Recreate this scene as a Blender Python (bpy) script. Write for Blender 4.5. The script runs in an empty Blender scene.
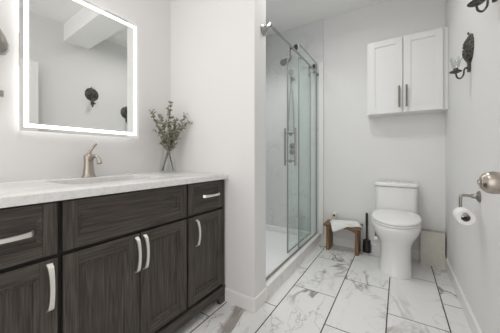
import bpy, bmesh, math, random
from mathutils import Vector, Matrix
random.seed(7)
S = bpy.context.scene
COL = S.collection

# ------------------------------------------------------------------ camera
cam_d = bpy.data.cameras.new('camera')
cam = bpy.data.objects.new('camera', cam_d); COL.objects.link(cam)
cam_d.sensor_width = 36.0
cam_d.sensor_fit = 'HORIZONTAL'
cam_d.lens = 36.0 * 238.4 / 500.0
cam_d.shift_y = -(166.5 - 156.54) / 500.0
cam_d.clip_start = 0.02
cam.location = (0, 0, 1.0)
cam.rotation_euler = (math.pi / 2, 0, 0.55805)
S.camera = cam

# ------------------------------------------------------------------ world, lights, exposure
W = bpy.data.worlds.new('world'); S.world = W
W.use_nodes = True
bg = W.node_tree.nodes['Background']
bg.inputs[0].default_value = (1.0, 0.99, 0.98, 1)
bg.inputs[1].default_value = 1.22

def area(name, loc, target, size, power, color=(1, 1, 1), size_y=None, shape='DISK', spread=180):
    d = bpy.data.lights.new(name, 'AREA')
    d.shape = 'RECTANGLE' if size_y else shape
    d.size = size
    if size_y: d.size_y = size_y
    d.energy = power; d.color = color; d.spread = math.radians(spread)
    o = bpy.data.objects.new(name, d); COL.objects.link(o)
    o.location = loc
    o.rotation_euler = (Vector(target) - Vector(loc)).to_track_quat('-Z', 'Y').to_euler()
    return o

area('ceiling_lamp', (-0.42, 1.78, 2.585), (-0.42, 1.78, 0), 0.22, 6.0, (1.0, 0.99, 0.97), spread=160)
area('vanity_fill', (-0.75, 0.35, 2.585), (-0.75, 0.35, 0), 0.35, 4.5, (1.0, 0.98, 0.965), spread=170)  # added fill over the vanity end, not a known fixture
area('shower_fill', (-1.2, 2.0, 2.585), (-1.2, 2.0, 0), 0.4, 5.2, (1.0, 1.0, 1.0), spread=120)  # unseen light added to brighten the shower interior and pan
area('rear_daylight_fill', (-0.75, -1.15, 1.3), (0.1, 2.0, 1.2), 1.7, 7.5, (1.0, 0.99, 0.985), 2.2)  # added fill across the open side, standing in for daylight from behind

S.view_settings.view_transform = 'Standard'
S.view_settings.look = 'None'
S.view_settings.gamma = 1.0
S.view_settings.use_curve_mapping = False
S.view_settings.exposure = 0.04

# ------------------------------------------------------------------ materials
def mat(name, color=(.8, .8, .8), rough=.5, metal=0.0, spec=0.5, emit=None, estr=0):
    m = bpy.data.materials.new(name); m.use_nodes = True
    b = m.node_tree.nodes['Principled BSDF']
    b.inputs['Base Color'].default_value = (*color, 1)
    b.inputs['Roughness'].default_value = rough
    b.inputs['Metallic'].default_value = metal
    b.inputs['Specular IOR Level'].default_value = spec
    if emit:
        b.inputs['Emission Color'].default_value = (*emit, 1)
        b.inputs['Emission Strength'].default_value = estr
    return m

class NT:
    """small node helper"""
    def __init__(s, m): s.t = m.node_tree; s.b = s.t.nodes['Principled BSDF']
    def n(s, typ, **kw):
        nd = s.t.nodes.new(typ)
        for k, v in kw.items(): setattr(nd, k, v)
        return nd
    def l(s, a, b): s.t.links.new(a, b)
    def math(s, op, a, b=None, c=None):
        nd = s.n('ShaderNodeMath', operation=op)
        for i, x in enumerate((a, b, c)):
            if x is None: continue
            if isinstance(x, (int, float)): nd.inputs[i].default_value = x
            else: s.l(x, nd.inputs[i])
        return nd.outputs[0]
    def vmath(s, op, a, b):
        nd = s.n('ShaderNodeVectorMath', operation=op)
        for i, x in enumerate((a, b)):
            if isinstance(x, (tuple, list)): nd.inputs[i].default_value = x
            else: s.l(x, nd.inputs[i])
        return nd.outputs[0]
    def noise(s, vec, scale, detail=3, rough=.5, dist=0.0):
        nd = s.n('ShaderNodeTexNoise'); s.l(vec, nd.inputs['Vector'])
        nd.inputs['Scale'].default_value = scale; nd.inputs['Detail'].default_value = detail
        nd.inputs['Roughness'].default_value = rough; nd.inputs['Distortion'].default_value = dist
        return nd.outputs['Fac']
    def ramp(s, fac, stops, interp='LINEAR'):
        nd = s.n('ShaderNodeValToRGB'); s.l(fac, nd.inputs[0]); r = nd.color_ramp; r.interpolation = interp
        while len(r.elements) < len(stops): r.elements.new(0.5)
        for e, (p, c) in zip(r.elements, stops):
            e.position = p; e.color = (*c, 1) if len(c) == 3 else c
        return nd.outputs['Color']
    def mix(s, fac, a, b):
        nd = s.n('ShaderNodeMix', data_type='RGBA')
        for sock, x in ((nd.inputs[0], fac), (nd.inputs[6], a), (nd.inputs[7], b)):
            if isinstance(x, (int, float)): sock.default_value = x
            elif isinstance(x, (tuple, list)): sock.default_value = (*x, 1)
            else: s.l(x, sock)
        return nd.outputs[2]
    def obj(s): return s.n('ShaderNodeTexCoord').outputs['Object']
    def bump(s, h, strength=.2, dist=.01):
        nd = s.n('ShaderNodeBump'); nd.inputs['Strength'].default_value = strength
        nd.inputs['Distance'].default_value = dist
        s.l(h, nd.inputs['Height']); s.l(nd.outputs[0], s.b.inputs['Normal'])

def veins(k, vec, scale, sharp, dist=1.2):
    f = k.noise(vec, scale, 5, .55, dist)
    d = k.math('ABSOLUTE', k.math('SUBTRACT', f, .5))
    return k.math('SUBTRACT', 1.0, k.math('MINIMUM', k.math('MULTIPLY', d, sharp), 1.0))

def painted(name, color):
    m = mat(name, color, .65, spec=.25); k = NT(m)
    k.bump(k.noise(k.obj(), 320, 2), .05, .002)
    return m

def tile_mat(name, base, tint, axisA, axisB, a0, b0, pa, pb, grout_w, grout_c, vein=.8, rough=.22, off=.5, streak=(1, 1, 1)):
    """marble look tiles: columns of pitch pa along axisA, running along axisB with pitch pb"""
    m = mat(name, base, rough, spec=.5); k = NT(m)
    co = k.obj(); sp = k.n('ShaderNodeSeparateXYZ'); k.l(co, sp.inputs[0])
    A, B = sp.outputs[axisA], sp.outputs[axisB]
    fa = k.math('DIVIDE', k.math('SUBTRACT', A, a0), pa)
    ca = k.math('FLOOR', fa)
    fb = k.math('ADD', k.math('DIVIDE', k.math('SUBTRACT', B, b0), pb), k.math('MULTIPLY', k.math('FLOORED_MODULO', ca, 2.0), off))
    cb = k.math('FLOOR', fb)
    ra, rb = k.math('FRACT', fa), k.math('FRACT', fb)
    da = k.math('MULTIPLY', k.math('MINIMUM', ra, k.math('SUBTRACT', 1.0, ra)), pa)
    db = k.math('MULTIPLY', k.math('MINIMUM', rb, k.math('SUBTRACT', 1.0, rb)), pb)
    g = k.math('LESS_THAN', k.math('MINIMUM', da, k.math('MULTIPLY', db, 1.25)), grout_w / 2)
    cx = k.n('ShaderNodeCombineXYZ'); k.l(ca, cx.inputs[0]); k.l(cb, cx.inputs[1])
    wn = k.n('ShaderNodeTexWhiteNoise', noise_dimensions='2D'); k.l(cx.outputs[0], wn.inputs['Vector'])
    offv = k.vmath('MULTIPLY', wn.outputs['Color'], (9, 9, 9))
    rot = k.n('ShaderNodeMapping'); rot.inputs['Rotation'].default_value = (0, 0, .62); rot.inputs['Scale'].default_value = streak
    k.l(k.vmath('ADD', co, offv), rot.inputs['Vector'])
    v = rot.outputs[0]
    mask = k.ramp(k.noise(v, 2.4, 2), [(.42, (0, 0, 0)), (.62, (1, 1, 1))])
    v1 = k.math('POWER', veins(k, v, 2.1, 30, 1.0), 1.2)
    v2 = k.math('POWER', veins(k, v, 5.0, 48, 1.4), 1.4)
    cloud = k.ramp(k.noise(v, 3.0, 4, .6, .8), [(.5, (0, 0, 0)), (.75, (1, 1, 1))])
    bw = k.n('ShaderNodeRGBToBW'); k.l(mask, bw.inputs[0])
    amt = k.math('MULTIPLY', k.math('ADD', v1, k.math('MULTIPLY', v2, .55)), k.math('ADD', k.math('MULTIPLY', bw.outputs[0], .9), .08))
    amt = k.math('MINIMUM', k.math('MULTIPLY', amt, vein), 1.0)
    tone = k.mix(k.noise(v, 1.6, 2), (.30, .30, .31), tint)
    c0 = k.mix(k.math('MULTIPLY', cloud, .05 * vein), base, (.52, .51, .50))
    c1 = k.mix(amt, c0, tone)
    c2 = k.mix(g, c1, grout_c)
    k.l(c2, k.b.inputs['Base Color'])
    k.l(k.math('ADD', rough, k.math('MULTIPLY', g, .5)), k.b.inputs['Roughness'])
    return m

def oak(name, axis, dark, light, scale=1.0):
    m = mat(name, dark, .5, spec=.3); k = NT(m)
    def lay(cross, along):
        sc = [cross * scale] * 3; sc[axis] = along * scale
        mp = k.n('ShaderNodeMapping'); mp.inputs['Scale'].default_value = sc; k.l(k.obj(), mp.inputs['Vector']); return mp.outputs[0]
    big = k.noise(lay(11, .8), 1.0, 2, .5, .3)
    rings = k.math('FRACT', k.math('MULTIPLY', big, 14.0))
    rings = k.math('ABSOLUTE', k.math('SUBTRACT', k.math('MULTIPLY', rings, 2.0), 1.0))
    pores = k.noise(lay(210, 7), 1.0, 2, .6, .1)
    tone = k.noise(lay(34, 1.6), 1.0, 3, .55, .2)
    f = k.math('ADD', k.math('MULTIPLY', rings, .10), k.math('ADD', k.math('MULTIPLY', pores, .62), k.math('MULTIPLY', tone, .30)))
    c = k.ramp(f, [(.36, tuple(x * .55 for x in dark)), (.50, dark), (.70, light)])
    k.l(c, k.b.inputs['Base Color'])
    k.bump(pores, .1, .0015)
    return m

def glass(name, tint, gloss=.06):
    m = bpy.data.materials.new(name); m.use_nodes = True
    t = m.node_tree; t.nodes.clear()
    out = t.nodes.new('ShaderNodeOutputMaterial'); mx = t.nodes.new('ShaderNodeMixShader')
    tr = t.nodes.new('ShaderNodeBsdfTransparent'); gl = t.nodes.new('ShaderNodeBsdfGlossy')
    lw = t.nodes.new('ShaderNodeLayerWeight'); lw.inputs[0].default_value = .5
    pw = t.nodes.new('ShaderNodeMath'); pw.operation = 'POWER'; pw.inputs[1].default_value = 4.0; t.links.new(lw.outputs['Facing'], pw.inputs[0])
    fr = t.nodes.new('ShaderNodeMath'); fr.operation = 'MULTIPLY_ADD'; fr.inputs[1].default_value = .45; fr.inputs[2].default_value = .03; t.links.new(pw.outputs[0], fr.inputs[0])
    tr.inputs[0].default_value = (*tint, 1); gl.inputs[0].default_value = (1, 1, 1, 1); gl.inputs[1].default_value = .02
    t.links.new(fr.outputs[0], mx.inputs[0]); t.links.new(tr.outputs[0], mx.inputs[1])
    t.links.new(gl.outputs[0], mx.inputs[2]); t.links.new(mx.outputs[0], out.inputs[0])
    return m

def brushed(name, color, rough=.3, axis=None):
    m = mat(name, color, rough, 1.0); k = NT(m)
    f = k.noise(k.obj(), 60, 2)
    k.l(k.math('ADD', rough - .06, k.math('MULTIPLY', f, .12)), k.b.inputs['Roughness'])
    return m

M = {}
M['wall'] = painted('wall_paint', (.80, .79, .78))
M['ceil'] = painted('ceiling_paint', (.92, .92, .905))
M['trim'] = mat('trim_white', (.84, .83, .81), .4)
M['floor'] = tile_mat('floor_marble_tile', (.79, .785, .775), (.36, .32, .27), 0, 1, -.69, 1.755, .3137, .624, .0072, (.055, .053, .05), 1.45, .25, .5, (1.0, .55, 1))
M['curb'] = tile_mat('curb_marble_tile', (.83, .825, .815), (.42, .39, .36), 2, 1, -.5, 1.45, 3, .62, .003, (.5, .5, .49), .35, .25, 0)
M['shower_tile'] = tile_mat('shower_marble_tile', (.73, .74, .74), (.46, .45, .44), 2, 0, .1, -1.6, .3, .6, .0022, (.70, .70, .69), .22, .42, .5)
M['shower_tile_side'] = tile_mat('shower_marble_tile_side', (.73, .74, .74), (.46, .45, .44), 2, 1, .1, 1.46, .3, .6, .0022, (.70, .70, .69), .22, .42, .5)
M['quartz'] = mat('quartz', (.8, .79, .78), .25)
k = NT(M['quartz']); q = k.noise(k.obj(), 55, 5, .65); q2 = k.noise(k.obj(), 9, 5, .6, 1.0)
k.l(k.mix(k.math('MULTIPLY', k.ramp(q2, [(.45, (0, 0, 0)), (.7, (1, 1, 1))]), .25), k.ramp(q, [(.3, (.70, .69, .67)), (.5, (.81, .80, .79)), (.7, (.84, .83, .82))]), (.66, .65, .64)), k.b.inputs['Base Color'])
DK, LT = (.066, .055, .047), (.118, .101, .087)
M['oak_v'] = oak('dark_oak_vertical', 2, DK, LT)
M['oak_h'] = oak('dark_oak_horizontal', 1, DK, LT)
M['oak_gap'] = mat('dark_oak_frame', (.022, .019, .017), .6)
M['nickel'] = brushed('brushed_nickel', (.72, .69, .65), .3)
M['nickel_warm'] = brushed('warm_nickel', (.43, .38, .335), .30)
M['pewter'] = brushed('pewter', (.34, .32, .295), .36)
M['steel'] = brushed('shower_steel', (.40, .39, .375), .34)
M['pull'] = brushed('satin_pull', (.88, .86, .82), .42)
M['brass_pull'] = brushed('dark_nickel_pull', (.20, .18, .145), .42)
M['roller'] = mat('dark_roller', (.06, .06, .06), .3, .5)
M['bronze'] = mat('aged_bronze', (.085, .082, .068), .55, .6)
k = NT(M['bronze']); k.l(k.ramp(k.noise(k.obj(), 70, 4), [(.35, (.04, .038, .03)), (.55, (.10, .098, .08)), (.75, (.24, .24, .21))]), k.b.inputs['Base Color'])
M['glass_green'] = glass('green_tint_glass', (.945, .975, .962))
M['glass_edge'] = mat('glass_edge', (.16, .24, .22), .2)
M['glass_clear'] = glass('clear_glass', (.97, .975, .97))
M['seal'] = mat('door_seal', (.30, .33, .32), .4)
M['porcelain'] = mat('porcelain', (.84, .835, .82), .12, spec=.6)
M['sink'] = mat('sink_porcelain', (.68, .68, .67), .15)
M['pan'] = mat('acrylic_pan', (.90, .90, .895), .3)
M['cab'] = mat('cabinet_white', (.80, .80, .79), .38)
M['gap'] = mat('dark_seam', (.25, .24, .23), .7)
M['mirror'] = mat('mirror_silver', (.93, .94, .93), .0, 1.0)
M['led'] = mat('led_frost', (.9, .9, .9), .5, emit=(1.0, .985, .965), estr=3.4)
M['led_back'] = mat('led_back_glow', (.9, .9, .9), .5, emit=(1.0, .97, .95), estr=3.2)
M['alu'] = mat('housing_aluminium', (.62, .62, .62), .4, .6)
M['stoolwood'] = oak('walnut_brown', 0, (.20, .115, .058), (.34, .21, .11), .8)
M['cloth'] = mat('terry_white', (.86, .86, .85), .9, spec=.1)
k = NT(M['cloth']); k.bump(k.noise(k.obj(), 420, 3), .5, .003)
M['black'] = mat('black_plastic', (.012, .012, .013), .35)
M['binside'] = mat('grey_washed_board', (.58, .56, .50), .6); k = NT(M['binside']); k.l(k.ramp(k.noise(k.obj(), 14, 4, .6, .6), [(.3, (.56, .54, .48)), (.7, (.62, .60, .54))]), k.b.inputs['Base Color'])
M['paper'] = mat('tissue', (.88, .88, .87), .9, spec=.1)
M['card'] = mat('cardboard', (.30, .26, .22), .9)
M['cream'] = mat('cream_plastic', (.72, .68, .60), .4)
M['door'] = mat('door_paint', (.80, .79, .77), .4)
M['stem'] = mat('stem_brown', (.10, .085, .06), .7)
M['leaf'] = mat('leaf_sage', (.16, .18, .11), .6)
k = NT(M['leaf']); k.l(k.ramp(k.noise(k.obj(), 60, 2), [(.3, (.16, .15, .10)), (.5, (.32, .31, .22)), (.7, (.52, .48, .38))]), k.b.inputs['Base Color'])

# ------------------------------------------------------------------ mesh helpers
def box(bm, x0, x1, y0, y1, z0, z1, bev=0.0, seg=2, mi=0):
    x0, x1 = min(x0, x1), max(x0, x1); y0, y1 = min(y0, y1), max(y0, y1); z0, z1 = min(z0, z1), max(z0, z1)
    vs = [bm.verts.new(p) for p in ((x0, y0, z0), (x1, y0, z0), (x1, y1, z0), (x0, y1, z0), (x0, y0, z1), (x1, y0, z1), (x1, y1, z1), (x0, y1, z1))]
    fs = [bm.faces.new([vs[i] for i in q]) for q in ((3, 2, 1, 0), (4, 5, 6, 7), (0, 1, 5, 4), (1, 2, 6, 5), (2, 3, 7, 6), (3, 0, 4, 7))]
    for f in fs: f.material_index = mi
    if bev:
        es = list({e for f in fs for e in f.edges})
        r = bmesh.ops.bevel(bm, geom=es, offset=bev, segments=seg, affect='EDGES', profile=.5)
        for f in r['faces']: f.material_index = mi

def frame_of(d):
    d = d.normalized(); u = d.orthogonal().normalized(); return u, d.cross(u)

def loft(bm, rings, cap0=True, cap1=True, closed=True, mi=0):
    R = [[bm.verts.new(p) for p in r] for r in rings]
    n = len(R[0])
    for a, b in zip(R, R[1:]):
        for i in range(n if closed else n - 1):
            j = (i + 1) % n
            f = bm.faces.new((a[i], a[j], b[j], b[i])); f.material_index = mi; f.smooth = True
    if cap0: bm.faces.new(list(reversed(R[0]))).material_index = mi
    if cap1: bm.faces.new(R[-1]).material_index = mi
    return R

def tube(bm, pts, rad, n=12, mi=0, cap=True):
    pts = [Vector(p) for p in pts]
    rads = rad if isinstance(rad, (list, tuple)) else [rad] * len(pts)
    tg = []
    for i in range(len(pts)):
        a = pts[max(i - 1, 0)]; b = pts[min(i + 1, len(pts) - 1)]; tg.append((b - a).normalized())
    u, _ = frame_of(tg[0]); rings = []
    for p, t, r in zip(pts, tg, rads):
        u = (u - t * u.dot(t)); u = u.normalized() if u.length > 1e-6 else frame_of(t)[0]
        v = t.cross(u)
        rings.append([p + (u * math.cos(2 * math.pi * i / n) + v * math.sin(2 * math.pi * i / n)) * r for i in range(n)])
    loft(bm, rings, cap, cap, mi=mi)

def lathe(bm, prof, origin, axis=(0, 0, 1), n=28, mi=0, cap=True):
    """prof: list of (radius, distance along the axis)"""
    d = Vector(axis).normalized(); u, v = frame_of(d); o = Vector(origin)
    rings = [[o + d * h + (u * math.cos(2 * math.pi * i / n) + v * math.sin(2 * math.pi * i / n)) * max(r, 1e-5) for i in range(n)] for r, h in prof]
    loft(bm, rings, cap, cap, mi=mi)

def ribbon(bm, pts, wdir, width, thick, ndirs=None, mi=0):
    """rectangular bar swept along pts; wdir: width direction"""
    pts = [Vector(p) for p in pts]; w = Vector(wdir).normalized(); rings = []
    for i, p in enumerate(pts):
        t = (pts[min(i + 1, len(pts) - 1)] - pts[max(i - 1, 0)]).normalized(); n = t.cross(w).normalized()
        wd = width[i] if isinstance(width, list) else width
        rings.append([p + w * wd / 2 + n * thick / 2, p - w * wd / 2 + n * thick / 2, p - w * wd / 2 - n * thick / 2, p + w * wd / 2 - n * thick / 2])
    loft(bm, rings, mi=mi)
    for f in bm.faces: f.smooth = False

def curve_pts(ctrl, n=24):
    """Catmull-Rom through control points"""
    P = [Vector(c) for c in ctrl]; P = [P[0] * 2 - P[1]] + P + [P[-1] * 2 - P[-2]]; out = []
    segs = len(P) - 3
    for s in range(segs):
        p0, p1, p2, p3 = P[s:s + 4]
        for i in range(max(2, n // segs)):
            t = i / max(2, n // segs)
            out.append(.5 * ((2 * p1) + (p2 - p0) * t + (2 * p0 - 5 * p1 + 4 * p2 - p3) * t * t + (3 * p1 - p0 - 3 * p2 + p3) * t ** 3))
    out.append(P[-2]); return out

def world_loc(o):
    v = Vector((0, 0, 0))
    while o: v += o.location; o = o.parent
    return v

def obj(name, bm, mats, parent=None, smooth=None, label=None):
    if not isinstance(mats, (list, tuple)): mats = [mats]
    bmesh.ops.recalc_face_normals(bm, faces=bm.faces)
    me = bpy.data.meshes.new(name)
    if parent:
        off = world_loc(parent); bmesh.ops.translate(bm, verts=bm.verts, vec=-off)
    bm.to_mesh(me); bm.free()
    for m in mats: me.materials.append(m)
    o = bpy.data.objects.new(name, me); COL.objects.link(o)
    if parent: o.parent = parent
    if smooth is not None:
        me.polygons.foreach_set('use_smooth', [smooth > 0] * len(me.polygons))
        if smooth > 0: me.set_sharp_from_angle(angle=math.radians(smooth))
    if label: o['label'] = label
    return o

def recentre(o):
    """put a single mesh thing's origin at its base"""
    me = o.data; xs = [v.co for v in me.vertices]
    c = Vector(((min(v.x for v in xs) + max(v.x for v in xs)) / 2, (min(v.y for v in xs) + max(v.y for v in xs)) / 2, min(v.z for v in xs)))
    me.transform(Matrix.Translation(-c)); o.location = c

def thing(name, label, cat, loc, group=None):
    o = bpy.data.objects.new(name, None); COL.objects.link(o); o.location = loc; o.empty_display_size = .05
    o['label'] = label; o['category'] = cat
    if group: o['group'] = group
    return o

def tag(o, label, cat, group=None):
    o['label'] = label; o['category'] = cat
    if group: o['group'] = group
    return o

def struct(name, bm, m, smooth=None):
    o = obj(name, bm, m, None, smooth); o['kind'] = 'structure'; return o

def sbox(name, *a, m=None, **kw):
    bm = bmesh.new(); box(bm, *a, **kw); return struct(name, bm, m)

# ------------------------------------------------------------------ the room
XL, XR, YB, ZC = -1.60, .364, 2.82, 2.605
YF = -1.2
sbox('floor', XL - .1, XR + .1, YF, YB + .1, -.1, 0, m=M['floor'])
sbox('ceiling', XL - .1, XR + .1, YF, YB + .1, ZC, ZC + .1, m=M['ceil'])
sbox('wall_left', XL - .1, XL, YF, YB + .1, 0, ZC, m=M['wall'])
sbox('wall_right', XR, XR + .1, YF, YB + .1, 0, ZC, m=M['wall'])
sbox('wall_back', XL, XR, YB, YB + .1, 0, ZC, m=M['wall'])
sbox('wall_partition', XL, -.79, 1.32, 1.475, 0, ZC, m=M['wall'])
sbox('trim_1', XL, XR, 1.15, 1.42, 2.40, ZC, m=M['ceil'])           # boxed beam under the ceiling
# shower tile on three sides
sbox('wall_shower', XL, -.745, YB - .012, YB, .098, ZC, m=M['shower_tile'])
bm = bmesh.new(); box(bm, XL, XL + .012, 1.487, YB - .012, .098, ZC); box(bm, XL, -.86, 1.475, 1.487, .098, ZC)
struct('wall_shower_side', bm, M['shower_tile_side'])
def baseboard(name, pts, inward, hgt=.088, th=.012):
    """board along a 2D polyline; inward = offsets per point to the room side"""
    bm = bmesh.new(); rings = []
    for (x, y), (ox, oy) in zip(pts, inward):
        rings.append([(x, y, 0), (x + ox * th, y + oy * th, 0), (x + ox * th, y + oy * th, hgt - .008), (x + ox * th * .5, y + oy * th * .5, hgt), (x, y, hgt)])
    loft(bm, rings)
    for f in bm.faces: f.smooth = False
    return struct(name, bm, M['trim'])
baseboard('baseboard_back', [(-.745, YB), (XR, YB)], [(0, -1), (0, -1)])
baseboard('baseboard_right', [(XR, YF), (XR, YB - .012)], [(-1, 0), (-1, 0)], .095)
baseboard('baseboard_partition', [(-1.022, 1.32), (-.79, 1.32), (-.79, 1.475)], [(0, -1), (1, -1), (1, 0)])
# curb of the shower: marble face, white cap, caulk line at the floor
sbox('trim_2', -.87, -.782, 1.475, YB, 0, .082, m=M['curb'])
sbox('trim_3', -.87, -.7785, 1.4755, YB, .082, .095, bev=.003, m=M['trim'])
sbox('trim_4', -.782, -.776, 1.4755, YB - .012, 0, .007, m=M['trim'])
sbox('trim_5', -.795, -.745, YB - .03, YB - .012, .095, 2.10, bev=.003, m=M['trim'])   # jamb strip on the back wall

# open door leaf beside the camera, only its knob is in the photo
dr = bpy.data.objects.new('door_1', None); COL.objects.link(dr); dr.location = (.252, .5, 0); dr['kind'] = 'structure'
bm = bmesh.new(); box(bm, .238, .273, .10, .885, .012, 2.03, .002); obj('door_leaf', bm, M['door'], dr)
kb = bmesh.new()
KY, KZ = .834, .934
lathe(kb, [(.0, -.078), (.006, -.0775), (.0065, -.074), (.012, -.0735), (.016, -.072), (.0165, -.0705), (.022, -.067), (.0268, -.059), (.0285, -.049), (.0275, -.038), (.0235, -.027), (.017, -.020), (.0125, -.016), (.0115, -.010)], (.250, KY, KZ), (1, 0, 0), 40)
kn = obj('knob', kb, M['nickel_warm'], dr, 40, 'egg shaped satin nickel door knob')
bm = bmesh.new(); lathe(bm, [(.012, -.016), (.026, -.014), (.031, -.006), (.032, 0)], (.2375, KY, KZ), (1, 0, 0), 40)
obj('knob_rose', bm, M['nickel_warm'], dr, 40)

# ------------------------------------------------------------------ vanity
VX = -1.025     # face of the doors
vy0, vy1 = .045, 1.308
van = thing('vanity_cabinet', 'long dark grey-brown oak vanity cabinet with panelled doors under white countertop', 'vanity', (-1.31, .68, 0))
bm = bmesh.new()
for a in ((XL + .001, VX - .02, vy0, vy0 + .018, .10, .845), (XL + .001, VX - .02, vy1 - .019, vy1 - .001, .10, .845), (XL + .001, VX - .02, vy0 + .018, vy1 - .019, .10, .118), (XL + .001, XL + .01, vy0 + .018, vy1 - .019, .118, .845), (VX - .04, VX - .02, vy0 + .018, vy1 - .019, .118, .845)): box(bm, *a)
box(bm, VX - .02, VX - .004, vy1 - .022, vy1 - .001, .10, .845)
obj('carcass', bm, [M['oak_gap']], van)
bm = bmesh.new()   # end stile by the wall, carries the visible grain
box(bm, VX - .004, VX, 1.287, vy1 - .001, .115, .838, .001)
obj('end_stile', bm, [M['oak_v']], van)

def plinth():
    bm = bmesh.new()
    # front rail with a bracket foot at each end
    pr = [(vy0, 0), (vy0 + .05, 0), (vy0 + .058, .035), (vy0 + .085, .052), (vy0 + .11, .055), (1.308 - .11, .055), (1.308 - .085, .052), (1.308 - .058, .035), (1.308 - .05, 0), (1.308, 0), (1.308, .105), (1.308, .112), (vy0, .112)]
    fr = [bm.verts.new((VX + .004, y, z)) for y, z in pr]; bk = [bm.verts.new((VX - .02, y, z)) for y, z in pr]
    bm.faces.new(fr); bm.faces.new(list(reversed(bk)))
    for i in range(len(pr)):
        j = (i + 1) % len(pr); bm.faces.new((fr[i], bk[i], bk[j], fr[j]))
    return bm
obj('plinth', plinth(), [M['oak_h']], van)
bm = bmesh.new(); box(bm, XL + .001, VX - .09, vy0 + .002, vy1 - .003, 0, .10); obj('toe_board', bm, M['oak_gap'], van)

def panel_front(y0, y1, z0, z1, fw, xf, th=.018, deep=.012, sl=.014):
    """five-piece front facing +X: frame mesh and panel mesh"""
    a = bmesh.new()
    box(a, xf - th, xf, y0, y0 + fw, z0, z1, .0015, 1, 0); box(a, xf - th, xf, y1 - fw, y1, z0, z1, .0015, 1, 0)
    box(a, xf - th, xf, y0 + fw, y1 - fw, z0, z0 + fw, .0015, 1, 1); box(a, xf - th, xf, y0 + fw, y1 - fw, z1 - fw, z1, .0015, 1, 1)
    p = bmesh.new()
    o = [(y0 + fw, z0 + fw), (y1 - fw, z0 + fw), (y1 - fw, z1 - fw), (y0 + fw, z1 - fw)]
    def ring(ins, x):
        return [p.verts.new((x, y + (ins if i in (0, 3) else -ins), z + (ins if i < 2 else -ins))) for i, (y, z) in enumerate(o)]
    R = [ring(.0, xf - .001), ring(.0005, xf - .005), ring(.003, xf - .0055), ring(sl, xf - .010), ring(sl + .0012, xf - deep - .003), ring(sl + .003, xf - deep - .003)]
    for r, s in zip(R, R[1:]):
        for i in range(4): p.faces.new((r[i], r[(i + 1) % 4], s[(i + 1) % 4], s[i]))
    p.faces.new(R[-1])
    return a, p

def bow_pull(c, L, vertical, xf, out=.026, w=.013, th=.006):
    """arched flat pull: centre c=(y,z), length L"""
    bm = bmesh.new(); pts = []
    for i in range(17):
        t = -1 + 2 * i / 16; d = xf + .008 + out * (1 - t * t) ** .8
        if i in (0, 16): d = xf - .001
        pts.append((d, c[0], c[1] + t * L / 2) if vertical else (d, c[0] + t * L / 2, c[1]))
    wid = [w * (1.0 + .35 * abs(-1 + 2 * i / 16) ** 2) for i in range(17)]
    ribbon(bm, pts, (0, 1, 0) if vertical else (0, 0, 1), wid, th)
    return bm

def front(name, y0, y1, z0, z1, fw, horiz, pull=None, L=.155):
    a, p = panel_front(y0, y1, z0, z1, fw, VX)
    d = obj(name, a, [M['oak_v'], M['oak_h']], van)
    obj('panel', p, M['oak_h'] if horiz else M['oak_v'], d)
    if pull:
        obj('handle', bow_pull(pull, L, not horiz, VX, .019 if not horiz else .017), M['pull'], d, 30)
    return d
zt, zm0, zm1, zb = .838, .657, .642, .130
front('drawer', .066, .356, zm0, zt, .042, True, (.211, .7475), .155)
front('drawer_front', .372, .962, zm0, zt, .046, True)
front('drawer', .976, 1.282, zm0, zt, .042, True, (1.172, .753), .150)
front('door', .066, .356, zb, zm1, .05, False, (.332, .547), .160)
front('door', .372, .671, zb, zm1, .05, False, (.655, .547), .160)
front('door', .676, .962, zb, zm1, .05, False, (.696, .547), .160)
front('door', .976, 1.282, zb, zm1, .05, False, (1.040, .542), .155)

# countertop with the basin cut-out
ZT = .880
SX0, SX1, SY0, SY1 = -1.487, -1.175, .455, .955
def rrect(x0, x1, y0, y1, r, n=7):
    pts = []
    for cx, cy, a0 in ((x1 - r, y1 - r, 0), (x0 + r, y1 - r, 90), (x0 + r, y0 + r, 180), (x1 - r, y0 + r, 270)):
        for i in range(n):
            a = math.radians(a0 + 90 * i / (n - 1)); pts.append((cx + r * math.cos(a), cy + r * math.sin(a)))
    return pts
def counter():
    bm = bmesh.new()
    out = [(XL + .0005, .02), (-1.0, .02), (-1.0, 1.3185), (XL + .0005, 1.3185)]
    inn = rrect(SX0, SX1, SY0, SY1, .05)
    eds = []
    for loop in (out, inn):
        vs = [bm.verts.new((x, y, ZT)) for x, y in loop]
        eds += [bm.edges.new((vs[i], vs[(i + 1) % len(vs)])) for i in range(len(vs))]
    bmesh.ops.triangle_fill(bm, edges=eds, use_beauty=True)
    fs = list(bm.faces)
    r = bmesh.ops.extrude_face_region(bm, geom=fs)
    vs = [g for g in r['geom'] if isinstance(g, bmesh.types.BMVert)]
    bmesh.ops.translate(bm, verts=vs, vec=(0, 0, -.033))
    bmesh.ops.recalc_face_normals(bm, faces=bm.faces)
    es = [e for e in bm.edges if len(e.link_faces) == 2 and e.calc_face_angle(0) > 1.0 and min(v.co.z for v in e.verts) > ZT - .001]
    bmesh.ops.bevel(bm, geom=es, offset=.005, segments=3, affect='EDGES', profile=.5)
    return bm
ct = obj('countertop', counter(), M['quartz'], None, 35); recentre(ct)
tag(ct, 'white speckled quartz countertop on the dark vanity with rectangular sink cut-out', 'countertop')

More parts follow.
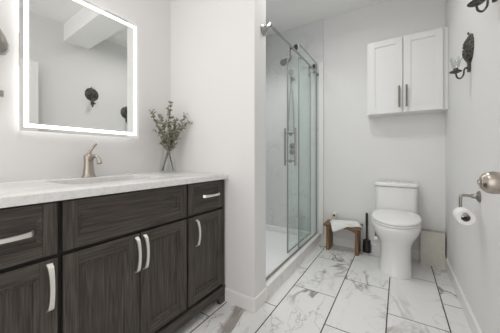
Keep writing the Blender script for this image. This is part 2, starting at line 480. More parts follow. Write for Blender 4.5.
# undermount sink
snk = thing('undermount_sink', 'white rectangular undermount basin sunk into the quartz countertop', 'sink', (-1.325, .705, .72))
bm = bmesh.new(); rings = []
for ins, z, r in ((-.018, ZT - .034, .06), (.004, ZT - .034, .05), (.010, ZT - .08, .05), (.022, ZT - .125, .06), (.06, ZT - .14, .07), (.12, ZT - .146, .03)):
    rings.append([(x, y, z) for x, y in rrect(SX0 + ins, SX1 - ins, SY0 + ins, SY1 - ins, min(r, (SX1 - SX0) / 2 - ins - .001))])
loft(bm, rings, False, True)
obj('basin', bm, M['sink'], snk, 50)
bm = bmesh.new(); lathe(bm, [(.024, 0), (.024, .003), (.018, .0045), (.016, .002), (0, .002)], (-1.325, .705, ZT - .146), (0, 0, 1), 24); obj('drain', bm, M['nickel'], snk, 30)

# faucet
FX, FY = -1.535, .682
fau = thing('sink_faucet', 'brushed nickel single-hole faucet with raised lever behind the sink', 'faucet', (FX, FY, ZT))
bm = bmesh.new()
lathe(bm, [(.036, .0005), (.036, .006), (.032, .011), (.029, .02), (.0255, .05), (.0235, .08), (.0245, .105), (.025, .118), (.021, .13), (.012, .137), (0, .139)], (FX, FY, ZT), (0, 0, 1), 32)
obj('body', bm, M['nickel_warm'], fau, 40)
bm = bmesh.new()
P = curve_pts([(FX, FY, ZT + .085), (FX + .03, FY, ZT + .108), (FX + .07, FY, ZT + .122), (FX + .105, FY, ZT + .112), (FX + .122, FY, ZT + .082)], 24)
tube(bm, P, [.014 - .004 * min(1, i / (len(P) * .6)) + (.004 * max(0, (i - len(P) * .7) / (len(P) * .3))) for i in range(len(P))], 16)
obj('spout', bm, M['nickel_warm'], fau, 40)
bm = bmesh.new()
P = curve_pts([(FX - .004, FY, ZT + .125), (FX + .002, FY + .006, ZT + .15), (FX + .012, FY + .016, ZT + .172), (FX + .026, FY + .028, ZT + .198)], 16)
tube(bm, P, [.016, .015, .0135, .012, .0105, .0095, .0085, .008, .0075, .007, .007, .007, .0075, .0085, .0085, .007][:len(P)] + [.006] * max(0, len(P) - 16), 16)
obj('lever', bm, M['nickel_warm'], fau, 40)

# ------------------------------------------------------------------ backlit mirror
MXF, MY0, MY1, MZ0, MZ1 = -1.556, .388, 1.004, 1.128, 1.918
mir = thing('backlit_mirror', 'frameless rectangular mirror with glowing white light border above the sink', 'mirror', (MXF - .02, (MY0 + MY1) / 2, MZ0))
def ringmesh(bm, y0, y1, z0, z1, w, x):
    o = [(y0, z0), (y1, z0), (y1, z1), (y0, z1)]; i_ = [(y0 + w, z0 + w), (y1 - w, z0 + w), (y1 - w, z1 - w), (y0 + w, z1 - w)]
    A = [bm.verts.new((x, *p)) for p in o]; B = [bm.verts.new((x, *p)) for p in i_]
    for j in range(4): bm.faces.new((A[j], A[(j + 1) % 4], B[(j + 1) % 4], B[j]))
bm = bmesh.new(); box(bm, MXF - .005, MXF, MY0, MY1, MZ0, MZ1, .0008, 1); obj('mirror_glass', bm, M['mirror'], mir)
bm = bmesh.new(); box(bm, MXF - .030, MXF - .0052, MY0 + .03, MY1 - .03, MZ0 + .03, MZ1 - .03); obj('housing', bm, M['alu'], mir)
bm = bmesh.new(); y0, y1, z0, z1 = MY0 + .018, MY1 - .018, MZ0 + .018, MZ1 - .018
w = .018
for a in ((y0, y1, z0, z0 + w), (y0, y1, z1 - w, z1), (y0, y0 + w, z0 + w, z1 - w), (y1 - w, y1, z0 + w, z1 - w)): box(bm, MXF + .0001, MXF + .0009, *a)
obj('light_band', bm, M['led'], mir, label='glowing frosted light band')
bm = bmesh.new(); y0, y1, z0, z1 = MY0 + .018, MY1 - .018, MZ0 + .018, MZ1 - .018; w = .010
for a in ((y0, y1, z0, z0 + w), (y0, y1, z1 - w, z1), (y0, y0 + w, z0 + w, z1 - w), (y1 - w, y1, z0 + w, z1 - w)): box(bm, MXF - .011, MXF - .0052, *a)
obj('back_light', bm, M['led_back'], mir)
mir.rotation_euler = (0, 0, math.radians(-1.6))

# cut-off fittings at the left edge of the photo
fx = thing('wall_fitting', 'rounded pewter wall fitting cut by the left edge, level with mirror top', 'wall fitting', (XL, .30, 1.47))
bm = bmesh.new(); lathe(bm, [(0, -.075), (.018, -.072), (.033, -.055), (.040, -.030), (.039, -.005), (.032, .025), (.022, .055), (.013, .080), (.009, .095), (0, .097)], (XL + .06, .302, 1.535), (.0, -.25, 1), 28)
obj('bell', bm, M['pewter'], fx, 40)
bm = bmesh.new(); tube(bm, curve_pts([(XL + .004, .270, 1.61), (XL + .04, .270, 1.645), (XL + .06, .277, 1.632)], 10), .007, 10)
lathe(bm, [(.028, .0005), (.028, .006), (.012, .014)], (XL, .270, 1.61), (1, 0, 0), 24); obj('bracket', bm, M['pewter'], fx, 40)
tb = thing('towel_bar', 'square grey metal bar end on the left wall beside the mirror', 'towel bar', (XL, .18, 1.279))
bm = bmesh.new(); box(bm, XL + .022, XL + .034, .03, .336, 1.279, 1.308, .001, 1); obj('bar', bm, M['steel'], tb)
bm = bmesh.new(); box(bm, XL + .0005, XL + .022, .285, .31, 1.279, 1.308, .001, 1); obj('bar_post', bm, M['steel'], tb)

# ------------------------------------------------------------------ vase and sprigs
VXX, VYY = -1.46, 1.185
vb = bmesh.new()
lathe(vb, [(0, .001), (.062, .001), (.064, .006), (.060, .05), (.052, .11), (.045, .16), (.046, .20), (.050, .215), (.047, .215), (.043, .20), (.042, .16), (.049, .11), (.057, .05), (.058, .012), (0, .010)], (VXX, VYY, ZT), (0, 0, 1), 36, cap=False)
vs = obj('glass_vase', vb, M['glass_clear'], None, 45); recentre(vs)
tag(vs, 'clear glass vase holding leafy sprigs at the corner of the countertop', 'vase')
def sprig(base, mid, tip, label, nleaf, size):
    t = thing('leafy_sprig', label, 'plant sprig', base, 'leafy sprigs in the glass vase')
    P = curve_pts([base, ((base[0] + mid[0]) / 2, (base[1] + mid[1]) / 2, (base[2] + mid[2]) / 2), mid, tip], 30)
    bm = bmesh.new(); tube(bm, P, [.0032 * (1 - .65 * i / len(P)) for i in range(len(P))], 7)
    twigs = []
    i0 = int(len(P) * .48)
    for j in range(22):
        i = int(i0 + (len(P) - 2 - i0) * j / 21); p = P[i]; d = (P[i + 1] - P[i - 1]).normalized()
        a = random.uniform(0, 6.28); u, v = frame_of(d); o = u * math.cos(a) + v * math.sin(a)
        L = random.uniform(.035, .095) * (1.15 - .65 * j / 21)
        q = p + d * L * .75 + o * L * .72; tube(bm, [p, p + d * L * .45 + o * L * .44, q], [.0014, .001, .0007], 5); twigs.append((p, q))
    obj('stem', bm, M['stem'], t, 60)
    bm = bmesh.new()
    spots = [(P[i], (P[min(i + 1, len(P) - 1)] - P[i - 1]).normalized()) for i in range(int(len(P) * .6), len(P))]
    for k_ in range(nleaf):
        if random.random() < .8:
            p, q = random.choice(twigs); s_ = random.random(); c = p.lerp(q, s_); d = (q - p).normalized()
        else:
            c, d = random.choice(spots)
        a = random.uniform(0, 6.28); u, v = frame_of(d); o = (u * math.cos(a) + v * math.sin(a))
        ax = (d * random.uniform(.3, 1.0) + o).normalized(); sd = ax.cross(Vector((random.uniform(-1, 1), random.uniform(-1, 1), random.uniform(-1, 1)))).normalized(); nr = ax.cross(sd)
        L = size * random.uniform(.65, 1.25); wv = L * .27
        pts = [c + ax * L * f + sd * wv * g + nr * L * h for f, g, h in ((0, 0, 0), (.3, .8, .05), (.62, .9, .08), (1, 0, .0), (.62, -.9, .08), (.3, -.8, .05))]
        mid_ = [c + ax * L * f - nr * L * .02 for f in (.3, .62)]
        v_ = [bm.verts.new(x) for x in pts]; m_ = [bm.verts.new(x) for x in mid_]
        for q_ in ((v_[0], v_[1], m_[0]), (v_[0], m_[0], v_[5]), (v_[1], v_[2], m_[1], m_[0]), (v_[5], m_[0], m_[1], v_[4]), (v_[2], v_[3], m_[1]), (v_[4], m_[1], v_[3])): bm.faces.new(q_)
    obj('leaves', bm, M['leaf'], t, 60)
zb_ = ZT + .016
# r = screen right on the counter, towards +Y and +X
def vp_(r, z, d=0): return (VXX + .55 * r + .5 * d, VYY + .62 * r - .6 * d, z)
sprig(vp_(-.048, zb_), vp_(.010, 1.12), vp_(.02, 1.40), 'tallest leafy sprig rising straight from the middle of the vase', 520, .0185)
sprig(vp_(.046, zb_, .006), vp_(-.02, 1.11, .0), vp_(-.15, 1.335, .0), 'leafy sprig leaning furthest left out of the vase', 330, .017)
sprig(vp_(-.05, zb_), vp_(.02, 1.10, .0), vp_(.155, 1.325, -.02), 'leafy sprig leaning up and right out of the vase', 330, .017)
sprig(vp_(-.046, zb_, .008), vp_(.035, 1.09, .02), vp_(.175, 1.265, .01), 'lowest leafy sprig bending right over the vase rim', 300, .017)
sprig(vp_(-.044, zb_, -.008), vp_(.015, 1.10, -.02), vp_(.065, 1.29, -.03), 'short leafy sprig between the tallest and the right-leaning ones', 330, .0175)
sprig(vp_(.043, zb_, -.01), vp_(.0, 1.10, .02), vp_(-.06, 1.30, .03), 'bushy leafy sprig between the tallest and the left-leaning one', 460, .0185)

# ------------------------------------------------------------------ shower
pan = bmesh.new()
box(pan, XL + .001, -.871, 1.476, YB - .001, 0, .035)
box(pan, XL + .001, XL + .045, 1.476, YB - .001, .035, .097, .006); box(pan, XL + .045, -.871, YB - .045, YB - .001, .035, .097, .006); box(pan, XL + .045, -.871, 1.476, 1.50, .035, .097, .006)
po = obj('shower_pan', pan, M['pan'], None); recentre(po); tag(po, 'white low shower pan on the floor inside the marble curb', 'shower pan')

GX = -.822
scr = thing('shower_screen', 'fixed green-tinted glass shower panel with its long steel top rail', 'shower screen', (GX, 2.1, .095))
gy0, gy1, gz1 = 2.212, 2.789, 2.095
bm = bmesh.new(); box(bm, GX - .004, GX + .004, gy0, gy1, .112, gz1); obj('glass_panel', bm, M['glass_green'], scr)
bm = bmesh.new(); box(bm, GX - .006, GX + .006, gy0 - .007, gy0, .112, gz1); box(bm, GX - .0045, GX + .0045, gy0, gy1, gz1, gz1 + .004)
box(bm, GX - .006, GX + .006, gy1, gy1 + .006, .112, gz1)
obj('edge_seal', bm, M['seal'], scr)
bm = bmesh.new(); box(bm, GX - .008, GX + .008, 1.477, YB - .031, .0955, .110, .002); obj('guide_track', bm, M['steel'], scr)
RX, RZ = -.800, 1.965
bm = bmesh.new(); tube(bm, [(RX, 1.526, RZ), (RX, YB - .014, RZ)], .0098, 16); lathe(bm, [(.0, -.002), (.0135, -.002), (.0135, .022), (.010, .024)], (RX, 1.526, RZ), (0, 1, 0), 20); lathe(bm, [(.012, -.014), (.018, -.006), (.020, 0)], (RX, YB - .0125, RZ), (0, 1, 0), 20)
obj('rail', bm, M['steel'], scr, 40)
bm = bmesh.new()
P = curve_pts([(-.789, 1.436, 1.868), (-.768, 1.445, 1.880), (-.762, 1.485, 1.925), (-.780, 1.530, 1.952), (RX, 1.560, RZ)], 16)
tube(bm, P, [max(.0095, .026 - .0022 * q) for q in range(len(P))], 18)
lathe(bm, [(.036, 0), (.036, .006), (.028, .012)], (-.7895, 1.434, 1.866), (1, 0, 0), 28)
obj('wall_bracket', bm, M['steel'], scr, 40)
for y in (2.235, 2.70):
    bm = bmesh.new(); lathe(bm, [(.0, -.010), (.014, -.010), (.014, .006), (.012, .008), (.012, .014)], (GX + .002, y, RZ), (1, 0, 0), 20); obj('clamp', bm, M['steel'], scr, 40)

DX = -.866
sl = thing('shower_door', 'sliding green-tinted glass shower door pushed open behind the fixed panel', 'shower door', (DX, 2.4, .125))
dy0, dy1, dz0, dz1 = 2.045, 2.700, .124, 1.975
bm = bmesh.new(); box(bm, DX - .004, DX + .004, dy0, dy1, dz0, dz1); obj('door_glass', bm, M['glass_green'], sl)
bm = bmesh.new(); box(bm, DX - .006, DX + .006, dy0 - .009, dy0, dz0, dz1); box(bm, DX - .005, DX + .005, dy1, dy1 + .008, dz0, dz1); box(bm, DX - .005, DX + .005, dy0 - .009, dy1, dz0 - .012, dz0)
obj('edge_seal', bm, M['seal'], sl)
for y in (2.078, 2.630):
    bm = bmesh.new(); lathe(bm, [(0, .012), (.020, .012), (.027, .009), (.0275, -.009), (.024, -.012), (.010, -.013), (.010, -.052), (.0, -.053)], (RX, y, RZ + .0385), (1, 0, 0), 26)
    ro = obj('roller', bm, M['roller'], sl, 40)
    bm = bmesh.new(); box(bm, DX + .0045, DX + .012, y - .014, y + .014, 1.90, RZ + .055, .003); lathe(bm, [(0, .010), (.011, .010), (.011, 0)], (DX + .012, y, 1.925), (1, 0, 0), 16); obj('hanger', bm, M['pewter'], ro)
hb = bmesh.new()
HY = 2.10
for dx in (-.052, .052):
    tube(hb, [(DX + dx, HY, .915), (DX + dx, HY, 1.268)], .0105, 14)
for z in (.960, 1.222):
    tube(hb, [(DX - .052, HY, z), (DX + .052, HY, z)], .0075, 12)
    lathe(hb, [(.018, -.009), (.018, .009)], (DX, HY, z), (1, 0, 0), 20)
obj('handle', hb, M['steel'], sl, 40)

# shower fittings on the back wall
YT = YB - .012
sh = thing('overhead_shower', 'round dark chrome shower head on an arm high on shower wall', 'shower head', (-1.185, YT, 2.2))
bm = bmesh.new(); tube(bm, curve_pts([(-1.185, YT - .002, 2.205), (-1.185, YT - .06, 2.215), (-1.20, YT - .11, 2.168)], 12), .009, 12); lathe(bm, [(.028, 0), (.026, .006), (.012, .012)], (-1.185, YT, 2.205), (0, -1, 0), 20); obj('arm', bm, M['pewter'], sh, 40)
bm = bmesh.new(); lathe(bm, [(.010, -.02), (.018, 0), (.039, .020), (.042, .027), (.040, .033), (0, .034)], (-1.20, YT - .112, 2.160), (.35, -.72, -.62), 28); obj('head', bm, M['pewter'], sh, 40)
hs = thing('hand_shower', 'handheld shower on a wall bracket with long looping hose', 'hand shower', (-1.12, YT, 1.3))
bm = bmesh.new(); lathe(bm, [(.024, 0), (.024, .008), (.013, .014), (.013, .045)], (-1.125, YT, 1.97), (0, -1, 0), 20); obj('holder', bm, M['pewter'], hs, 40)
bm = bmesh.new(); tube(bm, [(-1.125, YT - .05, 1.90), (-1.125, YT - .06, 1.98), (-1.118, YT - .075, 2.02)], [.009, .011, .014], 12); lathe(bm, [(.014, -.012), (.034, .004), (.036, .014), (0, .016)], (-1.116, YT - .078, 2.025), (.25, -.85, -.1), 24); obj('wand', bm, M['pewter'], hs, 40)
bm = bmesh.new(); tube(bm, curve_pts([(-1.125, YT - .05, 1.90), (-1.145, YT - .05, 1.7), (-1.16, YT - .045, 1.40), (-1.15, YT - .04, 1.28), (-1.125, YT - .04, 1.26), (-1.10, YT - .035, 1.35), (-1.105, YT - .03, 1.6), (-1.13, YT - .012, 1.84)], 48), .006, 10); obj('hose', bm, M['steel'], hs, 60)
va = thing('shower_valve', 'pair of round chrome valve handles below the hand shower hose', 'shower valve', (-1.13, YT, 1.0))
for z in (1.135, 1.06):
    bm = bmesh.new(); lathe(bm, [(.036, 0), (.036, .006), (.024, .010), (.022, .04), (.018, .045), (0, .046)], (-1.13, YT, z), (0, -1, 0), 24); kq = obj('valve_handle', bm, M['pewter'], va, 40)
    bm = bmesh.new(); tube(bm, [(-1.13, YT - .034, z), (-1.075, YT - .04, z)], [.008, .006], 10); obj('lever', bm, M['pewter'], kq, 40)

# ------------------------------------------------------------------ wall cabinet over the toilet
cx0, cx1, cz0, cz1 = -.272, .3632, 1.412, 2.132
cb = thing('wall_cabinet', 'white two-door shaker cabinet hung on the wall over the toilet', 'cabinet', (.04, 2.72, cz0))
bm = bmesh.new(); box(bm, cx0, cx1, 2.672, YB - .001, cz0, cz1, .001, 1); obj('body', bm, M['cab'], cb)
def shaker(x0, x1, z0, z1, yf, fw=.058, th=.02):
    a = bmesh.new()
    for q in ((x0, x0 + fw, z0, z1), (x1 - fw, x1, z0, z1), (x0 + fw, x1 - fw, z0, z0 + fw), (x0 + fw, x1 - fw, z1 - fw, z1)):
        box(a, q[0], q[1], yf, yf + th, q[2], q[3], .001, 1)
    p = bmesh.new(); box(p, x0 + fw - .002, x1 - fw + .002, yf + .009, yf + th - .002, z0 + fw - .002, z1 - fw + .002)
    return a, p
for x0, x1, hx in ((-.258, .029, .003), (.036, .328, .061)):
    a, p = shaker(x0, x1, cz0 + .004, cz1 - .004, 2.65)
    d = obj('door', a, M['cab'], cb); obj('panel', p, M['cab'], d)
    bm = bmesh.new(); box(bm, hx - .0075, hx + .0075, 2.616, 2.624, 1.462, 1.662, .001, 1)
    for z in (1.485, 1.64): box(bm, hx - .005, hx + .005, 2.624, 2.6502, z - .005, z + .005)
    obj('handle', bm, M['brass_pull'], d)

# ------------------------------------------------------------------ toilet
TX = -.026
def egg(z, w, yf, yc, yb, nb=3.2, n=44, dx=0):
    pts = []
    for i in range(n):
        t = 2 * math.pi * i / n; c, s = math.cos(t), math.sin(t)
        if s < 0: x = w * c; y = yc + (yc - yf) * s
        else:
            x = w * math.copysign(abs(c) ** (2 / nb), c); y = yc + (yb - yc) * abs(s) ** (2 / nb)
        pts.append((TX + dx + x, y, z))
    return pts
def slant(rings):
    out = []
    for ring in rings:
        rr = []
        for x, y, z in ring:
            z2 = z * 1.052; k_ = min(1, max(0, (z - .22) / .17)) * min(1, max(0, (y - 2.215) / .385))
            rr.append((x, y, z2 + .030 * k_))
        out.append(rr)
    return out
toi = thing('toilet', 'white skirted one-piece toilet with closed lid against the back wall', 'toilet', (TX, 2.5, 0))
bm = bmesh.new()
loft(bm, slant([egg(z, w, yf, yc, yb) for z, w, yf, yc, yb in (
    (.0, .122, 2.283, 2.42, 2.74), (.012, .124, 2.281, 2.42, 2.74), (.03, .119, 2.288, 2.42, 2.74), (.08, .116, 2.298, 2.43, 2.74), (.15, .113, 2.306, 2.44, 2.74), (.21, .115, 2.302, 2.44, 2.74), (.25, .122, 2.292, 2.44, 2.745),
    (.285, .143, 2.268, 2.44, 2.75), (.315, .163, 2.245, 2.44, 2.755), (.345, .177, 2.228, 2.44, 2.76), (.375, .184, 2.220, 2.44, 2.765), (.398, .185, 2.219, 2.44, 2.765), (.404, .181, 2.224, 2.44, 2.76))]))
obj('bowl', bm, M['porcelain'], toi, 50)
bm = bmesh.new(); loft(bm, slant([egg(z, w, yf, 2.44, 2.60, 4) for z, w, yf in ((.4045, .168, 2.238), (.4085, .168, 2.238), (.409, .184, 2.217), (.418, .185, 2.216), (.421, .183, 2.219))])); obj('seat', bm, M['porcelain'], toi, 50)
bm = bmesh.new(); loft(bm, slant([egg(z, w, yf, 2.44, 2.598, 4) for z, w, yf in ((.4215, .172, 2.232), (.4265, .172, 2.232), (.427, .185, 2.216), (.437, .186, 2.215), (.444, .181, 2.222), (.449, .165, 2.245), (.4515, .12, 2.30))])); obj('lid', bm, M['porcelain'], toi, 50)
def tank(z, w, yf, yb, bow=.014, r=.035, n=8):
    pts = []
    base = rrect(TX - w, TX + w, yf, yb, r, n)
    for x, y in base:
        k_ = 1 - ((x - TX) / w) ** 2
        pts.append((x, y - (bow * k_ if y < (yf + yb) / 2 else 0), z))
    return pts
bm = bmesh.new(); loft(bm, [tank(z, w, yf, 2.795) for z, w, yf in ((.36, .160, 2.635), (.405, .166, 2.622), (.50, .169, 2.618), (.712, .173, 2.612))]); obj('tank', bm, M['porcelain'], toi, 45)
bm = bmesh.new(); loft(bm, [tank(z, w, yf, yb) for z, w, yf, yb in ((.7128, .165, 2.62, 2.79), (.7165, .166, 2.619, 2.79))]); obj('tank_seam', bm, M['gap'], toi)
bm = bmesh.new(); loft(bm, [tank(z, w, yf, yb) for z, w, yf, yb in ((.717, .174, 2.608, 2.798), (.722, .178, 2.603, 2.80), (.742, .178, 2.603, 2.80), (.750, .174, 2.608, 2.797), (.752, .16, 2.62, 2.785))]); obj('tank_lid', bm, M['porcelain'], toi, 45)
bm = bmesh.new(); loft(bm, [[(TX + .033 * math.cos(a) * s_, 2.70 + .021 * math.sin(a) * s_, z) for a in [2 * math.pi * i / 28 for i in range(28)]] for z, s_ in ((.7522, 1), (.757, 1), (.759, .85))]); obj('flush_button', bm, M['nickel'], toi, 40)

hz = thing('supply_hose', 'braided steel water hose and stop valve beside the toilet base', 'water hose', (-.2, YB - .01, .16))
bm = bmesh.new(); tube(bm, curve_pts([(-.20, YB - .055, .185), (-.20, YB - .085, .22), (-.19, YB - .11, .30), (-.165, YB - .10, .352)], 20), .007, 10); obj('hose', bm, M['steel'], hz, 60)
bm = bmesh.new(); tube(bm, [(-.20, YB - .0125, .17), (-.20, YB - .075, .17)], .010, 12); tube(bm, [(-.20, YB - .055, .17), (-.20, YB - .055, .195)], .008, 12); lathe(bm, [(.018, 0), (.018, .012), (0, .013)], (-.20, YB - .075, .17), (0, -1, 0), 16); obj('stop_valve', bm, M['nickel'], hz, 40)

# toilet brush
br = thing('toilet_brush', 'black toilet brush standing in its black holder beside the toilet', 'toilet brush', (-.285, 2.768, 0))
bm = bmesh.new(); lathe(bm, [(0, .001), (.037, .001), (.039, .006), (.039, .05), (.037, .10), (.037, .125), (.034, .125), (.034, .11), (0, .11)], (-.285, 2.768, 0), (0, 0, 1), 28); obj('holder', bm, M['black'], br, 40)
bm = bmesh.new(); lathe(bm, [(.034, .112), (.034, .122), (.012, .135), (.0095, .15), (.0095, .27), (.012, .28), (.012, .402), (.009, .409), (0, .410)], (-.285, 2.768, 0), (0, 0, 1), 20); obj('handle', bm, M['black'], br, 40)

# ------------------------------------------------------------------ bin
BX0, BX1, BY0, BY1, BH = .170, .351, 2.722, 2.806, .312
bn = thing('waste_bin', 'open square grey washed waste bin between toilet and right wall', 'waste bin', ((BX0 + BX1) / 2, 2.7, 0))
bm = bmesh.new(); t_ = .010
box(bm, BX0, BX1, BY0, BY0 + t_, .0, BH, .001, 1); box(bm, BX0, BX1, BY1 - t_, BY1, 0, BH, .001, 1); box(bm, BX0, BX0 + t_, BY0 + t_, BY1 - t_, 0, BH, .001, 1); box(bm, BX1 - t_, BX1, BY0 + t_, BY1 - t_, 0, BH, .001, 1); box(bm, BX0 + t_, BX1 - t_, BY0 + t_, BY1 - t_, .002, .012)
obj('bin_walls', bm, M['binside'], bn)

# ------------------------------------------------------------------ stool with towel
sx0, sx1, sy0, sy1, sz = -.688, -.322, 2.58, 2.79, .282
st = thing('wooden_stool', 'small brown wooden stool with slab legs against the back wall', 'stool', (-.49, 2.68, 0))
bm = bmesh.new(); box(bm, sx0, sx1, sy0, sy1, sz - .022, sz, .003); obj('seat', bm, M['stoolwood'], st)
for x in (sx0 + .026, sx1 - .054):
    bm = bmesh.new(); box(bm, x, x + .032, sy0 + .02, sy1 - .02, 0, sz - .0225, .002); obj('leg', bm, oak('walnut_leg', 2, (.20, .115, .058), (.34, .21, .11), .8) if 'walnut_leg' not in bpy.data.materials else bpy.data.materials['walnut_leg'], st)
bm = bmesh.new()
pr = [(sx0 + .05, sz - .0225)] + [(sx0 + .05 + (sx1 - .05 - sx0 - .05) * i / 14, sz - .032 - .03 * abs(2 * i / 14 - 1) ** 2.2) for i in range(15)] + [(sx1 - .05, sz - .0225)]
A = [bm.verts.new((x, sy0 + .03, z)) for x, z in pr]; B = [bm.verts.new((x, sy0 + .048, z)) for x, z in pr]
bm.faces.new(A); bm.faces.new(list(reversed(B)))
for i in range(len(pr)): bm.faces.new((A[i], B[i], B[(i + 1) % len(pr)], A[(i + 1) % len(pr)]))
obj('apron', bm, M['stoolwood'], st)
def towel():
    bm = bmesh.new(); nx, ny = 26, 18; rnd = random.Random(3)
    def layer(x0, x1, y0, y1, zoff, th, rot, drop):
        c, s = math.cos(rot), math.sin(rot); cx, cy = (x0 + x1) / 2, (y0 + y1) / 2
        def z_at(x, y):
            z = sz + zoff + .003 * math.sin(x * 45 + zoff * 300) * math.sin(y * 38)
            if y < sy0 - .002: z -= min(drop, (sy0 - .002 - y) * 1.6)
            return z
        grid = []
        for i in range(nx + 1):
            row = []
            for j in range(ny + 1):
                a, b = x0 + (x1 - x0) * i / nx - cx, y0 + (y1 - y0) * j / ny - cy
                x, y = cx + a * c - b * s, cy + a * s + b * c
                zt_ = z_at(x, y)
                if y < sy0 - .002: y2 = sy0 - .004 - (sy0 - .002 - y) * .35
                else: y2 = y
                e = min(i, nx - i, 3) / 3 * min(j, ny - j, 3) / 3
                row.append((bm.verts.new((x, y2, zt_ + th * (.45 + .55 * e))), bm.verts.new((x, y2 + (.002 if y2 != y else 0), zt_))))
            grid.append(row)
        for i in range(nx):
            for j in range(ny):
                q = grid[i][j], grid[i + 1][j], grid[i + 1][j + 1], grid[i][j + 1]
                bm.faces.new([p[0] for p in q]); bm.faces.new([p[1] for p in reversed(q)])
        rim = [grid[i][0] for i in range(nx)] + [grid[nx][j] for j in range(ny)] + [grid[i][ny] for i in range(nx, 0, -1)] + [grid[0][j] for j in range(ny, 0, -1)]
        for a, b in zip(rim, rim[1:] + rim[:1]): bm.faces.new((a[0], a[1], b[1], b[0]))
    layer(-.625, -.335, 2.570, 2.760, .005, .014, .33, .07)
    layer(-.610, -.345, 2.590, 2.750, .019, .012, .29, .03)
    return bm
tw = obj('folded_towel', towel(), M['cloth'], None, 60); recentre(tw)
tag(tw, 'folded white towel lying on the small wooden stool', 'towel')

# plug-in unit on the wall
pg = thing('plug_in_freshener', 'cream plug-in unit with a dark dot low on wall behind stool', 'air freshener', (-.62, YB, .29))
bm = bmesh.new(); box(bm, -.652, -.590, YB - .005, YB - .0005, .255, .37, .002); obj('wall_plate', bm, M['trim'], pg)
bm = bmesh.new(); box(bm, -.648, -.592, YB - .045, YB - .005, .285, .368, .010, 3); obj('plug_body', bm, M['cream'], pg, 40)
bm = bmesh.new(); lathe(bm, [(.012, -.004), (.012, .002), (.008, .004), (0, .004)], (-.618, YB - .045, .338), (0, -1, 0), 18); obj('dark_dot', bm, M['black'], pg, 40)

# ------------------------------------------------------------------ toilet paper holder and roll
tpY, tpZ = 1.715, .788
tp = thing('toilet_paper_holder', 'pewter toilet paper holder arm fixed to the right wall', 'toilet paper holder', (XR, tpY, tpZ))
bm = bmesh.new(); lathe(bm, [(.030, .0005), (.030, .005), (.024, .010), (.016, .014), (.012, .022), (.011, .035)], (XR, tpY, tpZ), (-1, 0, 0), 28); obj('rosette', bm, M['pewter'], tp, 40)
bm = bmesh.new(); tube(bm, curve_pts([(XR - .03, tpY, tpZ), (.295, tpY, tpZ + .002), (.288, tpY, tpZ - .004), (.286, tpY, tpZ - .02), (.286, tpY, .722), (.286, tpY - .003, .711), (.286, tpY - .02, .7065), (.286, 1.598, .7065)], 40), .0075, 12); lathe(bm, [(0, -.012), (.009, -.010), (.0105, -.004), (.009, .003)], (.286, 1.598, .7065), (0, 1, 0), 16); obj('arm', bm, M['pewter'], tp, 40)
rl = thing('toilet_paper_roll', 'part-used white toilet paper roll hanging on the wall holder', 'toilet paper', (.286, 1.65, .648))
RC = (.288, 1.606, .6885)
bm = bmesh.new(); lathe(bm, [(.019, 0), (.0370, 0), (.0375, .002), (.0375, .096), (.0370, .098), (.019, .098), (.019, 0)], RC, (0, 1, 0), 40, cap=False)
arc = []
for i in range(7): arc.append((RC[0] - .0435 * math.cos(i * .05 - .1), RC[2] + .0435 * math.sin(i * .05 - .1) - i * .006))
obj('paper', bm, M['paper'], rl, 40)
bm = bmesh.new(); lathe(bm, [(.0178, .0004), (.0188, .0004), (.0188, .0976), (.0178, .0976), (.0178, .0004)], RC, (0, 1, 0), 30, cap=False); obj('core', bm, M['card'], rl, 40)

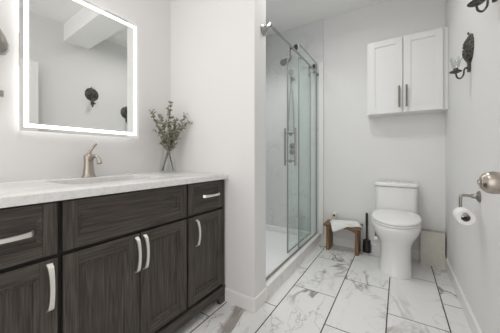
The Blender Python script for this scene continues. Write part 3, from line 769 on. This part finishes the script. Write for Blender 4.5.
# ------------------------------------------------------------------ wall sconces
def sconce(Y, Z):
    """Z: height of the mount; plaque above it, arm reaching out to -X"""
    t = thing('candle_sconce', 'bronze candle sconce with oval leaf plaque on right wall near cabinet', 'candle sconce', (XR, Y, Z), 'bronze candle sconces on the right wall')
    bm = bmesh.new()   # oval plaque embossed with leaves
    cz, hh, hw = Z + .115, .083, .078
    nr, na = 9, 44; rows = []
    for i in range(nr + 1):
        r = i / nr; row = []
        for j in range(na):
            a = 2 * math.pi * j / na
            petal = .5 + .5 * math.cos(a * 11 + r * 3.0)
            rr = r * (1 + .05 * petal * (r > .8))
            relief = .024 * (1 - r * r) + .008 * petal * math.sin(math.pi * min(1, r * 1.05)) + .003
            p = (hw * rr * math.cos(a), hh * rr * math.sin(a)); q = .25
            y_, z_ = p[0] * math.cos(q) - p[1] * math.sin(q), p[0] * math.sin(q) + p[1] * math.cos(q)
            row.append(bm.verts.new((XR - .004 - relief, Y + y_, cz + z_)))
        rows.append(row)
    back = [bm.verts.new((XR - .0005, v.co.y, v.co.z)) for v in rows[-1]]
    for a_, b_ in zip(rows, rows[1:] + [back]):
        for j in range(na): bm.faces.new((a_[j], a_[(j + 1) % na], b_[(j + 1) % na], b_[j]))
    bm.faces.new(list(reversed(rows[0]))); bm.faces.new(back)
    lathe(bm, [(.003, 0), (.006, .006), (.003, .014), (0, .016)], (XR - .012, Y - .006, cz + hh + .002), (0, 0, 1), 10)
    obj('plaque', bm, M['bronze'], t, 25)
    bm = bmesh.new(); box(bm, XR - .016, XR - .0005, Y - .012, Y + .010, Z - .022, Z + .045, .004); obj('mount', bm, M['bronze'], t, 40)
    bm = bmesh.new(); L = .070
    P = curve_pts([(XR - .014, Y, Z), (XR - .022, Y - .002, Z + .006), (XR - .030, Y - .004, Z - .006), (XR - .034, Y - .006, Z - .036), (XR - .048, Y - .008, Z - .055), (XR - .064, Y - .008, Z - .046), (XR - L, Y - .008, Z - .018)], 32)
    tube(bm, P, .0046, 10); obj('arm', bm, M['bronze'], t, 50)
    px, py, pz = XR - L, Y - .008, Z - .018
    bm = bmesh.new(); lathe(bm, [(0, -.004), (.010, -.003), (.026, .003), (.031, .007), (.030, .009), (.012, .006), (0, .006)], (px, py, pz), (0, 0, 1), 26); obj('drip_pan', bm, M['bronze'], t, 40)
    bm = bmesh.new(); lathe(bm, [(.012, .006), (.0135, .012), (.013, .026), (.011, .027), (.010, .012), (0, .012)], (px, py, pz), (0, 0, 1), 20); obj('candle_cup', bm, M['bronze'], t, 40)
    bm = bmesh.new(); n = 40; rings = []
    for h, r0, fl in ((.026, .012, 0), (.034, .018, .03), (.05, .021, .08), (.068, .023, .16), (.080, .027, .26), (.0815, .0255, .26), (.068, .0215, .16), (.05, .0195, .08), (.036, .0165, .03)):
        rings.append([(px + r0 * (1 + fl * math.cos(5 * a)) * math.cos(a), py + r0 * (1 + fl * math.cos(5 * a)) * math.sin(a), pz + h + fl * .035 * math.cos(5 * a)) for a in [2 * math.pi * i / n for i in range(n)]])
    loft(bm, rings, False, False); obj('glass_cup', bm, M['glass_cup'], t, 60)
    return t
M['glass_cup'] = glass('frosted_clear_cup', (.90, .91, .91))
s1 = sconce(1.905, 1.528)
def copy_tree(o, parent=None):
    c = o.copy(); COL.objects.link(c); c.parent = parent
    for ch in o.children: copy_tree(ch, c)
    return c
s2 = copy_tree(s1); s2.location = (XR, 1.452, 1.70)
s1['label'] = 'bronze candle sconce with oval leaf plaque right of the white cabinet'
s2['label'] = 'higher bronze candle sconce cut off by the top right edge of photo'
